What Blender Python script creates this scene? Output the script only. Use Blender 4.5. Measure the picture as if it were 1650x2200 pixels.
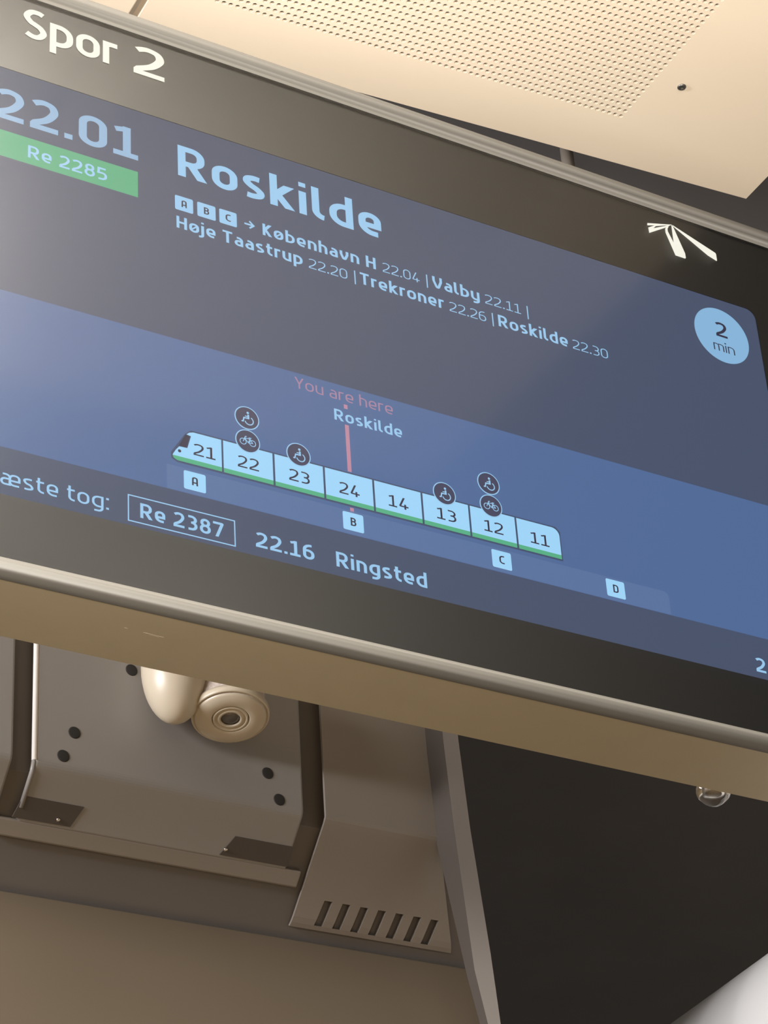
import bpy, bmesh, math, random
from mathutils import Vector, Matrix
random.seed(4)
for o in list(bpy.data.objects):
    bpy.data.objects.remove(o, do_unlink=True)
S = bpy.context.scene
COL = S.collection
EYE = 1.55                      # camera height above the platform; heights below are given from the eye

# ------------------------------------------------------------------ camera
cam_d = bpy.data.cameras.new('camera')
cam = bpy.data.objects.new('camera', cam_d)
COL.objects.link(cam)
yw, pt, rl = math.radians(31.9), math.radians(32.5), math.radians(-4.0)
fw = Vector((math.sin(yw)*math.cos(pt), math.cos(yw)*math.cos(pt), math.sin(pt)))
r0 = Vector((math.cos(yw), -math.sin(yw), 0)); u0 = r0.cross(fw)
rt = math.cos(rl)*r0 + math.sin(rl)*u0
up = -math.sin(rl)*r0 + math.cos(rl)*u0
cam.matrix_world = Matrix(((rt.x, up.x, -fw.x, 0), (rt.y, up.y, -fw.y, 0), (rt.z, up.z, -fw.z, EYE), (0, 0, 0, 1)))
cam_d.sensor_fit = 'VERTICAL'
cam_d.sensor_height = 36.0
cam_d.lens = 36.0*5375/2200
cam_d.clip_start = 0.02
cam_d.clip_end = 200
S.camera = cam

# ------------------------------------------------------------------ world, lamps, exposure
S.view_settings.view_transform = 'Standard'
S.view_settings.look = 'None'
S.view_settings.exposure = 0.0
S.view_settings.gamma = 1.0
S.view_settings.use_curve_mapping = False
w = bpy.data.worlds.new('hall'); S.world = w; w.use_nodes = True
w.node_tree.nodes['Background'].inputs[0].default_value = (1.0, 0.95, 0.92, 1)
w.node_tree.nodes['Background'].inputs[1].default_value = 0.23

def area(name, loc, target, sx, sy, power, color):
    d = bpy.data.lights.new(name, 'AREA'); d.shape = 'RECTANGLE'; d.size = sx; d.size_y = sy
    d.energy = power; d.color = color
    o = bpy.data.objects.new(name, d); COL.objects.link(o)
    o.location = (loc[0], loc[1], loc[2]+EYE)
    v = Vector((target[0]-loc[0], target[1]-loc[1], target[2]-loc[2]))
    z = -v.normalized(); y = Vector((0, 1, 0)) if abs(z.y) < .9 else Vector((0, 0, 1))
    y = (y-z*y.dot(z)).normalized(); x = y.cross(z)       # the long side runs along the platform edge's normal
    o.rotation_euler = Matrix((x, y, z)).transposed().to_euler()
    return o
WARM = (1.0, 0.90, 0.76)
# platform strip lamps hanging below the ceiling: uplight for the ceiling, downlight for the platform
area('strip_lamp_up', (0.80, 0.80, 1.50), (1.12, 1.25, 2.7), 0.22, 1.6, 72, (1.0, 0.93, 0.84))
area('strip_lamp_down', (-0.3, -0.6, 2.5), (-0.3, -0.4, -1.5), 0.25, 3.0, 165, WARM)
area('strip_lamp_near_display', (0.78, 1.20, 2.60), (0.95, 1.25, -1), 0.24, 0.42, 118, (1.0, 0.94, 0.84))
area('strip_lamp_far', (2.2, -1.0, 2.5), (2.2, 0.2, -1.5), 0.25, 2.0, 22, WARM)
area('strip_lamp_left', (-1.5, 2.35, 1.9), (1.7, 3.0, 1.7), 0.3, 1.5, 120, (0.98, 0.97, 1.0))
# added fill light behind the viewer, to brighten the upright bulkhead faces
area('front_fill', (-0.8, -4.0, 0.9), (1.5, 3.0, 1.7), 3.0, 1.2, 90, (1.0, 0.96, 0.92))

# ------------------------------------------------------------------ helpers
def mat(name, base, rough=0.5, metal=0.0, noise=None, emit=None, spec=0.5, bump=0.0):
    m = bpy.data.materials.new(name); m.use_nodes = True
    nt = m.node_tree; b = nt.nodes['Principled BSDF']
    b.inputs['Base Color'].default_value = (*base, 1)
    b.inputs['Roughness'].default_value = rough
    b.inputs['Metallic'].default_value = metal
    b.inputs['Specular IOR Level'].default_value = spec
    if emit:
        b.inputs['Emission Color'].default_value = (*emit[0], 1)
        b.inputs['Emission Strength'].default_value = emit[1]
    if noise:
        scale, amt = noise
        tc = nt.nodes.new('ShaderNodeTexCoord'); nz = nt.nodes.new('ShaderNodeTexNoise')
        nz.inputs['Scale'].default_value = scale; nz.inputs['Detail'].default_value = 4
        nt.links.new(tc.outputs['Object'], nz.inputs['Vector'])
        mx = nt.nodes.new('ShaderNodeMix'); mx.data_type = 'RGBA'
        mx.inputs[6].default_value = (*[c*(1-amt) for c in base], 1)
        mx.inputs[7].default_value = (*[min(1, c*(1+amt)) for c in base], 1)
        nt.links.new(nz.outputs['Fac'], mx.inputs[0])
        nt.links.new(mx.outputs[2], b.inputs['Base Color'])
        if bump:
            bp = nt.nodes.new('ShaderNodeBump'); bp.inputs['Strength'].default_value = bump
            bp.inputs['Distance'].default_value = 0.002
            nt.links.new(nz.outputs['Fac'], bp.inputs['Height'])
            nt.links.new(bp.outputs['Normal'], b.inputs['Normal'])
    return m

def lit(name, col):             # pixels of the lit screen: they give off this light
    m = bpy.data.materials.new(name); m.use_nodes = True
    nt = m.node_tree; nt.nodes.clear()
    e = nt.nodes.new('ShaderNodeEmission'); e.inputs[0].default_value = (*col, 1); e.inputs[1].default_value = 1
    o = nt.nodes.new('ShaderNodeOutputMaterial'); nt.links.new(e.outputs[0], o.inputs[0])
    return m

def tag(o, label, cat, group=None):
    o['label'] = label; o['category'] = cat
    if group: o['group'] = group
    return o
def empty(name, loc, label, cat, group=None):
    o = bpy.data.objects.new(name, None); COL.objects.link(o)
    o.empty_display_size = 0.05
    o.location = (loc[0], loc[1], loc[2]+EYE)
    return tag(o, label, cat, group)

def link_bm(name, bm, mats, parent=None, smooth=False, loc=(0, 0, 0)):
    me = bpy.data.meshes.new(name)
    bm.normal_update(); bm.to_mesh(me); bm.free()
    for m in (mats if isinstance(mats, (list, tuple)) else [mats]): me.materials.append(m)
    if smooth:
        for p in me.polygons: p.use_smooth = True
    o = bpy.data.objects.new(name, me); COL.objects.link(o)
    o.location = loc
    if parent: o.parent = parent
    return o
def struct(o):
    o['kind'] = 'structure'; return o

def bevel(o, w, seg=3, ang=30):
    md = o.modifiers.new('bevel', 'BEVEL'); md.width = w; md.segments = seg
    md.limit_method = 'ANGLE'; md.angle_limit = math.radians(ang); md.harden_normals = False
    return o

def add_box(bm, lo, hi, mi=0):
    vs = [bm.verts.new((x, y, z)) for x in (lo[0], hi[0]) for y in (lo[1], hi[1]) for z in (lo[2], hi[2])]
    for q in ((0, 1, 3, 2), (4, 6, 7, 5), (0, 4, 5, 1), (2, 3, 7, 6), (0, 2, 6, 4), (1, 5, 7, 3)):
        f = bm.faces.new([vs[i] for i in q]); f.material_index = mi
def add_poly_prism(bm, pts, off, mi=0):
    """closed outline of 3-D points swept by the vector off"""
    off = Vector(off)
    a = [bm.verts.new(p) for p in pts]; b = [bm.verts.new(Vector(p)+off) for p in pts]
    n = len(pts)
    fs = [bm.faces.new(a), bm.faces.new(b[::-1])]
    for i in range(n):
        fs.append(bm.faces.new((a[i], b[i], b[(i+1) % n], a[(i+1) % n])))
    for f in fs: f.material_index = mi
def add_lathe(bm, prof, axis, centre, seg=40, mi=0, cap=True):
    """profile [(radius, height)] turned about axis through centre"""
    axis = Vector(axis).normalized(); ref = Vector((0, 0, 1)) if abs(axis.z) < .9 else Vector((1, 0, 0))
    e1 = axis.cross(ref).normalized(); e2 = axis.cross(e1); c = Vector(centre)
    rings = []
    for r, h in prof:
        if r < 1e-6: rings.append([bm.verts.new(c+axis*h)])
        else: rings.append([bm.verts.new(c+axis*h+(e1*math.cos(t)+e2*math.sin(t))*r) for t in [2*math.pi*k/seg for k in range(seg)]])
    for A, B in zip(rings, rings[1:]):
        for k in range(seg):
            k2 = (k+1) % seg
            if len(A) == 1 and len(B) == 1: continue
            if len(A) == 1: f = bm.faces.new((A[0], B[k2], B[k]))
            elif len(B) == 1: f = bm.faces.new((A[k], A[k2], B[0]))
            else: f = bm.faces.new((A[k], A[k2], B[k2], B[k]))
            f.material_index = mi
    if cap:
        for R in (rings[0], rings[-1]):
            if len(R) > 1:
                try: bm.faces.new(R).material_index = mi
                except ValueError: pass
    bmesh.ops.recalc_face_normals(bm, faces=bm.faces[:])

# ------------------------------------------------------------------ materials
M = {}
M['cream'] = mat('cream_lacquered_metal', (0.80, 0.70, 0.56), 0.45, noise=(6, 0.015))
M['felt'] = mat('dark_acoustic_felt', (0.045, 0.035, 0.027), 0.95)
M['channel'] = mat('ceiling_channel_metal', (0.30, 0.255, 0.21), 0.6)
M['void'] = mat('black_painted_soffit', (0.135, 0.133, 0.136), 0.9, noise=(3, 0.15))
M['tunnel'] = mat('dark_tunnel_wall', (0.42, 0.41, 0.41), 0.9, noise=(1.5, 0.2))
M['floor'] = mat('warm_brown_platform_paving', (0.34, 0.255, 0.155), 0.6, noise=(4, 0.1))
M['frame'] = mat('grey_beige_powder_coat', (0.082, 0.078, 0.070), 0.55, noise=(300, 0.05))
M['case'] = mat('warm_grey_powder_coat', (0.37, 0.325, 0.235), 0.5, noise=(25, 0.04))
M['scuff'] = mat('pale_scuffed_paint', (0.55, 0.49, 0.38), 0.7)
M['rubber'] = mat('dark_glazing_gasket', (0.05, 0.046, 0.042), 0.6)
M['hatch'] = mat('grey_lacquered_panel', (0.27, 0.255, 0.24), 0.38, noise=(8, 0.03))
M['vent'] = mat('warm_grey_lacquered_panel', (0.245, 0.215, 0.185), 0.45, noise=(8, 0.03))
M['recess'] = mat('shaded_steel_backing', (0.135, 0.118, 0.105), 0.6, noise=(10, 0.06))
M['bracket_trim_shade'] = mat('hinge_brown_trim_shade', (0.07, 0.058, 0.05), 0.5)
M['hole'] = mat('black_hole_lining', (0.02, 0.018, 0.016), 0.8)
M['chrome'] = mat('bright_edge_metal', (0.75, 0.72, 0.68), 0.22, metal=1.0)
M['edge'] = mat('white_edge_highlight', (0.88, 0.86, 0.83), 0.3)  # lamp highlight on the hatch's rounded edge, put into the colour
M['steel'] = mat('grey_screw_steel', (0.22, 0.22, 0.21), 0.35, metal=0.9)
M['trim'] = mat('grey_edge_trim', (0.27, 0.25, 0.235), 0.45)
M['fascia'] = mat('brown_painted_fascia', (0.130, 0.102, 0.071), 0.5, noise=(3, 0.05))
M['ivory'] = mat('ivory_camera_plastic', (0.56, 0.49, 0.38), 0.35, noise=(40, 0.04))
M['ivory_worn'] = mat('pinkish_cast_camera_neck', (0.50, 0.43, 0.38), 0.6, noise=(220, 0.45), bump=0.6)
M['lens'] = mat('dark_lens_glass', (0.10, 0.085, 0.075), 0.08, spec=0.8)
M['white'] = mat('glossy_white_casing', (0.80, 0.80, 0.80), 0.22)
M['bezel'] = mat('black_back_printed_bezel', (0.014, 0.013, 0.012), 0.5)
# lit pixels and backlit lettering
M['px_dark'] = lit('screen_dark_blue', (0.068, 0.089, 0.154))
M['px_light'] = lit('screen_mid_blue', (0.086, 0.153, 0.332))
M['px_strip'] = lit('screen_strip_blue', (0.108, 0.180, 0.365))
M['px_text'] = lit('screen_pale_blue', (0.33, 0.60, 0.88))
M['px_soft'] = lit('screen_soft_blue', (0.29, 0.47, 0.69))
M['px_car'] = lit('screen_carriage_blue', (0.37, 0.70, 1.00))
M['px_badge'] = lit('screen_minutes_blue', (0.26, 0.49, 0.75))
M['px_ink'] = lit('screen_ink', (0.040, 0.036, 0.068))
M['px_ring'] = lit('screen_dark_disc', (0.062, 0.062, 0.115))
M['px_outline'] = lit('screen_outline', (0.060, 0.085, 0.160))
M['px_green'] = lit('screen_green', (0.085, 0.41, 0.22))
M['px_stripe'] = lit('screen_stripe_green', (0.10, 0.45, 0.25))
M['px_pink'] = lit('screen_pink', (0.54, 0.26, 0.36))
M['px_rose'] = lit('screen_rose_text', (0.40, 0.235, 0.36))
M['print'] = lit('backlit_warm_white_print', (1.0, 0.97, 0.85))
# cover glass: clear, with a sharp and a hazy (anti-glare) reflection on its front face
def make_glass():
    m = bpy.data.materials.new('anti_glare_glass_front'); m.use_nodes = True
    nt = m.node_tree; nt.nodes.clear()
    N = nt.nodes.new
    t = N('ShaderNodeBsdfTransparent'); g1 = N('ShaderNodeBsdfGlossy'); g2 = N('ShaderNodeBsdfGlossy')
    g1.inputs['Roughness'].default_value = 0.10; g2.inputs['Roughness'].default_value = 0.31
    mg = N('ShaderNodeMixShader'); mg.inputs[0].default_value = 0.62
    nt.links.new(g1.outputs[0], mg.inputs[1]); nt.links.new(g2.outputs[0], mg.inputs[2])
    fr = N('ShaderNodeFresnel'); fr.inputs['IOR'].default_value = 1.55
    mx = N('ShaderNodeMixShader'); nt.links.new(fr.outputs[0], mx.inputs[0])
    nt.links.new(t.outputs[0], mx.inputs[1]); nt.links.new(mg.outputs[0], mx.inputs[2])
    o = N('ShaderNodeOutputMaterial'); nt.links.new(mx.outputs[0], o.inputs[0])
    return m
M['glass'] = make_glass()
def make_clear():
    m = bpy.data.materials.new('glass_body'); m.use_nodes = True
    nt = m.node_tree; nt.nodes.clear()
    t = nt.nodes.new('ShaderNodeBsdfTransparent'); t.inputs[0].default_value = (0.98, 0.99, 0.985, 1)
    o = nt.nodes.new('ShaderNodeOutputMaterial'); nt.links.new(t.outputs[0], o.inputs[0])
    return m
M['clear'] = make_clear()
dome_m = mat('clear_polycarbonate', (0.95, 0.95, 0.93), 0.03)
dome_m.node_tree.nodes['Principled BSDF'].inputs['Transmission Weight'].default_value = 1.0
dome_m.node_tree.nodes['Principled BSDF'].inputs['IOR'].default_value = 1.49
M['dome'] = dome_m

# ================================================================== the setting
bm = bmesh.new(); add_box(bm, (-6, -8, -0.1), (9, 7.2, 0))
struct(link_bm('floor', bm, M['floor']))
bm = bmesh.new(); add_box(bm, (-6, -8, 2.98+EYE), (9, 7.2, 3.1+EYE))
struct(link_bm('ceiling', bm, M['void']))
bm = bmesh.new(); add_box(bm, (-6, 7.0, 0), (9, 7.2, 2.98+EYE))
struct(link_bm('wall_back', bm, M['tunnel']))

# bulkhead behind the display: upright face, 45 degree chamfer, recess, fascia that leans out below
def profile_sheet(name, prof, x0, x1, thick, m, parent=None, x0b=None, x1b=None):
    """panel that follows the profile [(y, z)] (z from the eye) between x0 and x1, with thickness"""
    bm = bmesh.new(); n = len(prof); offs = []
    for i in range(n):
        ns = []
        for a, b in ((i-1, i), (i, i+1)):
            if a < 0 or b >= n: continue
            dy, dz = prof[b][0]-prof[a][0], prof[b][1]-prof[a][1]; L = math.hypot(dy, dz)
            ns.append(Vector((-dz/L, dy/L)))
        v = sum(ns, Vector((0, 0))).normalized(); v = v/ max(0.3, v.dot(ns[0])); offs.append(v*thick)
    def X(v, i): return v[i] if isinstance(v, (list, tuple)) else v
    F = [[bm.verts.new((X(x, i), p[0], p[1]+EYE)) for i, p in enumerate(prof)] for x in (x0, x1)]
    B = [[bm.verts.new((X(x, i), p[0]+o.x, p[1]+o.y+EYE)) for i, (p, o) in enumerate(zip(prof, offs))] for x in (x0, x1)]
    for i in range(n-1):
        bm.faces.new((F[0][i], F[0][i+1], F[1][i+1], F[1][i]))
        bm.faces.new((B[0][i], B[1][i], B[1][i+1], B[0][i+1]))
        bm.faces.new((F[0][i], B[0][i], B[0][i+1], F[0][i+1]))
        bm.faces.new((F[1][i], F[1][i+1], B[1][i+1], B[1][i]))
    for i in (0, n-1): bm.faces.new((F[0][i], F[1][i], B[1][i], B[0][i]))
    bmesh.ops.recalc_face_normals(bm, faces=bm.faces[:])
    return bm
def arc_profile(cy, cz, r, a0, a1, n=5):
    return [(cy+r*math.cos(math.radians(a0+(a1-a0)*k/n)), cz+r*math.sin(math.radians(a0+(a1-a0)*k/n))) for k in range(n+1)]

back_prof = [(3.022, 2.98), (3.022, 1.652), (3.152, 1.522), (3.152, 1.45), (3.05, 1.07), (3.05, -EYE)]
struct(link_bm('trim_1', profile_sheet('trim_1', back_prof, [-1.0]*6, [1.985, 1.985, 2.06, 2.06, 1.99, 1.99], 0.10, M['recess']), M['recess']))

XL = Vector((0, 0, 0))
def hole_disc(bm, x, z, y, r=0.0105, depth=0.006):
    add_lathe(bm, [(r*1.08, 0.0), (r, -0.0006), (r*0.92, 0.0012)], (0, -1, 0), (x, y, z+EYE), 24)

# hatch panel (the grey one with holes) ------------------------------------------------
def bend(top, zb=1.66, y=3.0, r=0.02, end=None):
    pr = [(y, top)]
    c = (y+r, zb+r*math.tan(math.radians(22.5)))
    for k in range(5):
        a = math.radians(180+45*k/4)
        pr.append((c[0]+r*math.cos(a), c[1]+r*math.sin(a)))
    pr.append(end); return pr
hatch = empty('hatch_panel', (1.25, 3.0, 1.60), 'grey hatch panel with small dark holes, below the display, behind the security camera', 'panel')
H0 = Vector((1.25, 3.0, 1.60+EYE))
def child(name, bm, m, parent, origin, smooth=False):
    bmesh.ops.translate(bm, verts=bm.verts[:], vec=-Vector(origin))
    return link_bm(name, bm, m, parent, smooth)
pr = bend(2.9, end=(3.0655, 1.594))
ch = child('panel_sheet', profile_sheet('p', pr, 1.2495, 1.688, 0.018, None), M['hatch'], hatch, H0)
bevel(ch, 0.004, 3)
# chamfer plane helper: y = 4.66 - z
bm = bmesh.new()
lip = [(3.0640, 1.5965), (3.0835, 1.5765), (3.0955, 1.5885), (3.079, 1.609)]
a = [bm.verts.new((1.2165, y, z+EYE)) for y, z in lip]; b = [bm.verts.new((1.7155, y, z+EYE)) for y, z in lip]
bm.faces.new(a); bm.faces.new(b[::-1])
for i in range(4): bm.faces.new((a[i], b[i], b[(i+1) % 4], a[(i+1) % 4]))
bmesh.ops.recalc_face_normals(bm, faces=bm.faces[:])
lo = child('bottom_rail', bm, M['vent'], hatch, H0); bevel(lo, 0.003, 2)
bm = bmesh.new()
def strip(bm, path, r):
    for (p, q) in zip(path, path[1:]):
        pass
def tube(bm, path, r, seg=10):
    rings = []
    for i, p in enumerate(path):
        p = Vector(p); t = (Vector(path[min(i+1, len(path)-1)])-Vector(path[max(i-1, 0)])).normalized()
        e1 = t.cross(Vector((1, 0, 0))).normalized(); e2 = Vector((1, 0, 0))
        rings.append([bm.verts.new(p+(e1*math.cos(2*math.pi*k/seg)+e2*math.sin(2*math.pi*k/seg))*r) for k in range(seg)])
    for A, B in zip(rings, rings[1:]):
        for k in range(seg): bm.faces.new((A[k], A[(k+1) % seg], B[(k+1) % seg], B[k]))
    bm.faces.new(rings[0]); bm.faces.new(rings[-1][::-1]); bmesh.ops.recalc_face_normals(bm, faces=bm.faces[:])
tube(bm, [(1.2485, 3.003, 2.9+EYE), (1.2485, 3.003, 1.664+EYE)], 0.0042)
eb = child('rounded_edge', bm, M['edge'], hatch, H0, True); eb['label'] = 'highlight on the rounded edge, drawn as a white strip'
bm = bmesh.new()
tube(bm, [(1.2485, 3.004, 1.664+EYE), (1.2485, 3.010, 1.650+EYE), (1.2485, 3.050, 1.610+EYE)], 0.0036)
child('rounded_edge', bm, M['hatch'], hatch, H0, True)
for x, z in ((1.3094, 1.7195), (1.2922, 1.678), (1.6273, 1.7164), (1.6456, 1.6754), (1.4015, 1.8445)):
    bm = bmesh.new(); r = 0.0092
    add_lathe(bm, [(r*1.06, 0.0), (r, 0.0009), (r*0.9, 0.0011), (0, 0.0003)], (0, -1, 0), (x, 3.0, z+EYE), 24)
    child('screw_hole', bm, M['hole'], hatch, H0, True)
def chpt(x, z, lift=0.0):      # point on the chamfer, lifted off it
    return (x, 4.66-z-lift*.7071, z+EYE-lift*.7071)
for quad, dot in (([(1.247, 1.6225), (1.3418, 1.6225), (1.3300, 1.599), (1.2400, 1.5985)], (1.3085, 1.6045)),
                  ([(1.589, 1.6215), (1.6865, 1.6215), (1.6875, 1.5985), (1.573, 1.5985)], (1.5795, 1.6055))):
    bm = bmesh.new()
    add_poly_prism(bm, [chpt(x, z, 0.0016) for x, z in quad], (0, 0.002, 0.002))
    bmesh.ops.recalc_face_normals(bm, faces=bm.faces[:])
    br = child('hinge_plate', bm, M['bracket_trim_shade'], hatch, H0)
    bm = bmesh.new(); add_lathe(bm, [(0.0036, 0), (0.003, 0.0022), (0, 0.003)], (0, -1, -1), chpt(*dot, 0.0016), 14)
    sc = child('hinge_screw', bm, M['chrome'], br, H0, True)

# far left panel sliver ------------------------------------------------------------------
left = empty('side_panel', (1.0, 3.0, 1.60), 'beige grey panel sliver at the left edge, left of the dark gap beside the hatch', 'panel')
ch = child('panel_sheet', profile_sheet('p', bend(2.9, end=(3.0655, 1.594)), 0.80, 1.2150, 0.018, None), M['hatch'], left, (1.0, 3.0, 1.60+EYE))
bevel(ch, 0.004, 3)

# vent cover -----------------------------------------------------------------------------
vent = empty('vent_cover', (1.82, 3.0, 1.55), 'warm grey bulkhead cover with a row of seven upright dark vent slots', 'vent cover')
V0 = Vector((1.82, 3.0, 1.55+EYE))
zt, zbnd, ze = 2.9, 1.66, 1.540
slots = []
for k in range(7):
    t = k/6
    slots.append((1.7680+t*(1.9585-1.7680), 0.0142))
SZ0, SZ1 = 1.5685, 1.5425            # slot top and bottom on the chamfer
bm = bmesh.new()
xs = [1.7255]
for x0, wd in slots: xs += [x0, x0+wd]
xs.append(None)
zr = [(2.9, 3.0), (1.664, 3.0), (1.6585, 3.0022), (1.653, 3.007), (SZ0, 4.66-SZ0), (1.5455, 3.1145), (1.5392, 3.1222), (1.5350, 3.1290)]
def xr(z):                             # right-hand edge of the cover
    if z > 1.66: return 1.914+(1.84-z)*0.07 if z < 1.9 else 1.91
    return 1.927+(1.66-z)*0.70
T = 0.005
def vcol(x, z, y, i):                  # slots lean a little outwards to the left as they go down
    return (x, y, z+EYE)
grid = []
for (z, y) in zr:
    row = []
    for i, x in enumerate(xs):
        fx = (xr(z)-1.7255)/(xr(SZ0)-1.7255) if z > SZ0 else 1.0
        xx = xr(z) if x is None else (x if i == 0 else 1.7255+(x-1.7255)*fx - (0.0 if z >= SZ0 else (SZ0-z)*0.12))
        row.append((xx, y, z+EYE))
    grid.append(row)
FV = [[bm.verts.new(p) for p in row] for row in grid]
BV = [[bm.verts.new((p[0], p[1]+(T if i < 3 else T*.8), p[2]+(0 if i < 2 else T*.55))) for p in row] for i, row in enumerate(grid)]
nr, nc = len(zr), len(xs)
def cut(i, j):                         # slot cells run from the slot top over the rounded toe
    return i in (4, 5) and j % 2 == 1 and 0 < j < nc-1
for i in range(nr-1):
    for j in range(nc-1):
        if cut(i, j):
            continue
        bm.faces.new((FV[i][j], FV[i+1][j], FV[i+1][j+1], FV[i][j+1]))
        bm.faces.new((BV[i][j], BV[i][j+1], BV[i+1][j+1], BV[i+1][j]))
def wall(a, b):
    bm.faces.new((FV[a[0]][a[1]], FV[b[0]][b[1]], BV[b[0]][b[1]], BV[a[0]][a[1]]))
for j in range(nc-1):
    wall((0, j), (0, j+1)); wall((nr-1, j), (nr-1, j+1))
for i in range(nr-1):
    wall((i, 0), (i+1, 0)); wall((i, nc-1), (i+1, nc-1))
for j in range(1, nc-1, 2):
    for i in (4, 5):
        wall((i, j), (i+1, j)); wall((i, j+1), (i+1, j+1))
    wall((4, j), (4, j+1)); wall((6, j), (6, j+1))
bmesh.ops.recalc_face_normals(bm, faces=bm.faces[:])
child('cover_sheet', bm, M['vent'], vent, V0)
bm = bmesh.new()
add_poly_prism(bm, [(1.75, 3.094, SZ0+.012+EYE), (1.99, 3.094, SZ0+.012+EYE), (1.99, 3.143, SZ1-.003+EYE), (1.75, 3.143, SZ1-.003+EYE)], (0, 0.004, 0.010))
bmesh.ops.recalc_face_normals(bm, faces=bm.faces[:])
child('slot_backing', bm, M['hole'], vent, V0)

# lower fascia and end trim ----------------------------------------------------------------
fas = profile_sheet('p', [(3.134, 1.5165), (3.0, 1.02), (3.0, 0.75)], [0.60, 0.60, 0.60], [2.066, 1.998, 1.998], 0.016, None)
fo = link_bm('lower_fascia', fas, M['fascia'])
tag(fo, 'wide brown fascia panel filling the bottom left, under the hatch panel and vent', 'panel'); bevel(fo, 0.003, 2)
bm = bmesh.new(); k = 2.95/3.0
tr_in = [(1.9487, 1.8406), (1.9574, 1.709), (1.9683, 1.5916), (1.9707, 1.4506), (1.991, 1.3671), (2.004, 1.30)]
tr_out = [(1.9777, 1.8432), (1.9829, 1.7546), (1.9936, 1.6355), (2.002, 1.4812), (2.0112, 1.3699), (2.014, 1.30)]
# straighten the inner and outer edges; the inner one kinks where the fascia leans out
ti = [(1.905, 2.9), (1.9487*k, 1.8406*k), (1.9720*k, 1.4506*k), (1.995*k, 1.33*k), (2.002*k, 1.20)]
to = [(1.934, 2.9), (1.9777*k, 1.8432*k), (2.0040*k, 1.4812*k), (2.0135*k, 1.33*k), (2.020*k, 1.20)]
yb_ = [3.018, 3.018, 2.972, 2.968, 2.968]                  # deep where it closes the side of the vent cover
ti.insert(2, (1.923, 1.66)); to.insert(2, (1.953, 1.66)); yb_.insert(2, 3.004)
a = [bm.verts.new((x, 2.95, z+EYE)) for x, z in ti]; b = [bm.verts.new((x, 2.95, z+EYE)) for x, z in to]
a2 = [bm.verts.new((x, y, z+EYE)) for (x, z), y in zip(ti, yb_)]; b2 = [bm.verts.new((x, y, z+EYE)) for (x, z), y in zip(to, yb_)]
for i in range(5):
    bm.faces.new((a[i], a[i+1], b[i+1], b[i])); bm.faces.new((a2[i], b2[i], b2[i+1], a2[i+1]))
    bm.faces.new((a[i], a2[i], a2[i+1], a[i+1])); bm.faces.new((b[i], b[i+1], b2[i+1], b2[i]))
for i in (0, 5): bm.faces.new((a[i], b[i], b2[i], a2[i]))
bmesh.ops.recalc_face_normals(bm, faces=bm.faces[:])
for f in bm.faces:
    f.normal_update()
    if abs(f.normal.x) > .8 and f.normal.x < 0: f.material_index = 1  # inner side gets a darker colour: shade painted in
et = link_bm('end_trim', bm, [M['trim'], M['bracket_trim_shade']])
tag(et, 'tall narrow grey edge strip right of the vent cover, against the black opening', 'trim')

# ================================================================== ceiling panels
th, sl = math.radians(-2), 0.045
E1 = -Vector((math.cos(th), math.sin(th), sl)).normalized()       # along the panel, to the left
E2 = Vector((math.sin(th), -math.cos(th), 0)).normalized()        # towards the viewer
E3 = E1.cross(E2); E3 = E3 if E3.z > 0 else -E3                     # up
C0 = Vector((2.3123, 2.4812, 2.70+EYE))
CM = Matrix((E1, E2, E3)).transposed().to_4x4()
def cpanel(name, a0, a1, b0, b1, label):
    o = bpy.data.objects.new(name, None); COL.objects.link(o); o.empty_display_size = .05
    o.matrix_world = Matrix.Translation(C0) @ CM
    return tag(o, label, 'ceiling panel')
p1 = cpanel('ceiling_panel', 0, 1.13, 0, 2.2, 'cream ceiling panel with a large field of small round perforations, above the display')
HA0, HB0, PA, PB, NA, NB = 0.3208, 0.1043, 0.0112, 0.01314, 65, 60
fa0, fa1 = HA0-PA/2, HA0+PA*(NA-0.5)
fb0, fb1 = HB0-PB/2, HB0+PB*(NB-0.5)
A1, B1 = 1.1320, 1.55
bm = bmesh.new()
xs = [0, fa0, fa1, A1]; ys = [0, fb0, fb1, B1]
g = [[bm.verts.new((x, y, 0)) for y in ys] for x in xs]
for i in range(3):
    for j in range(3):
        if (i, j) != (1, 1): bm.faces.new((g[i][j], g[i+1][j], g[i+1][j+1], g[i][j+1]))
edge = [g[0][0], g[3][0], g[3][3], g[0][3]]
loop = [g[0][0], g[1][0], g[2][0], g[3][0], g[3][1], g[3][2], g[3][3], g[2][3], g[1][3], g[0][3], g[0][2], g[0][1]]
tops = [bm.verts.new((v.co.x, v.co.y, 0.035)) for v in loop]
for i in range(12): bm.faces.new((loop[i], loop[(i+1) % 12], tops[(i+1) % 12], tops[i]))
bmesh.ops.recalc_face_normals(bm, faces=bm.faces[:])
link_bm('panel_tray', bm, M['cream'], p1)
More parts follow.
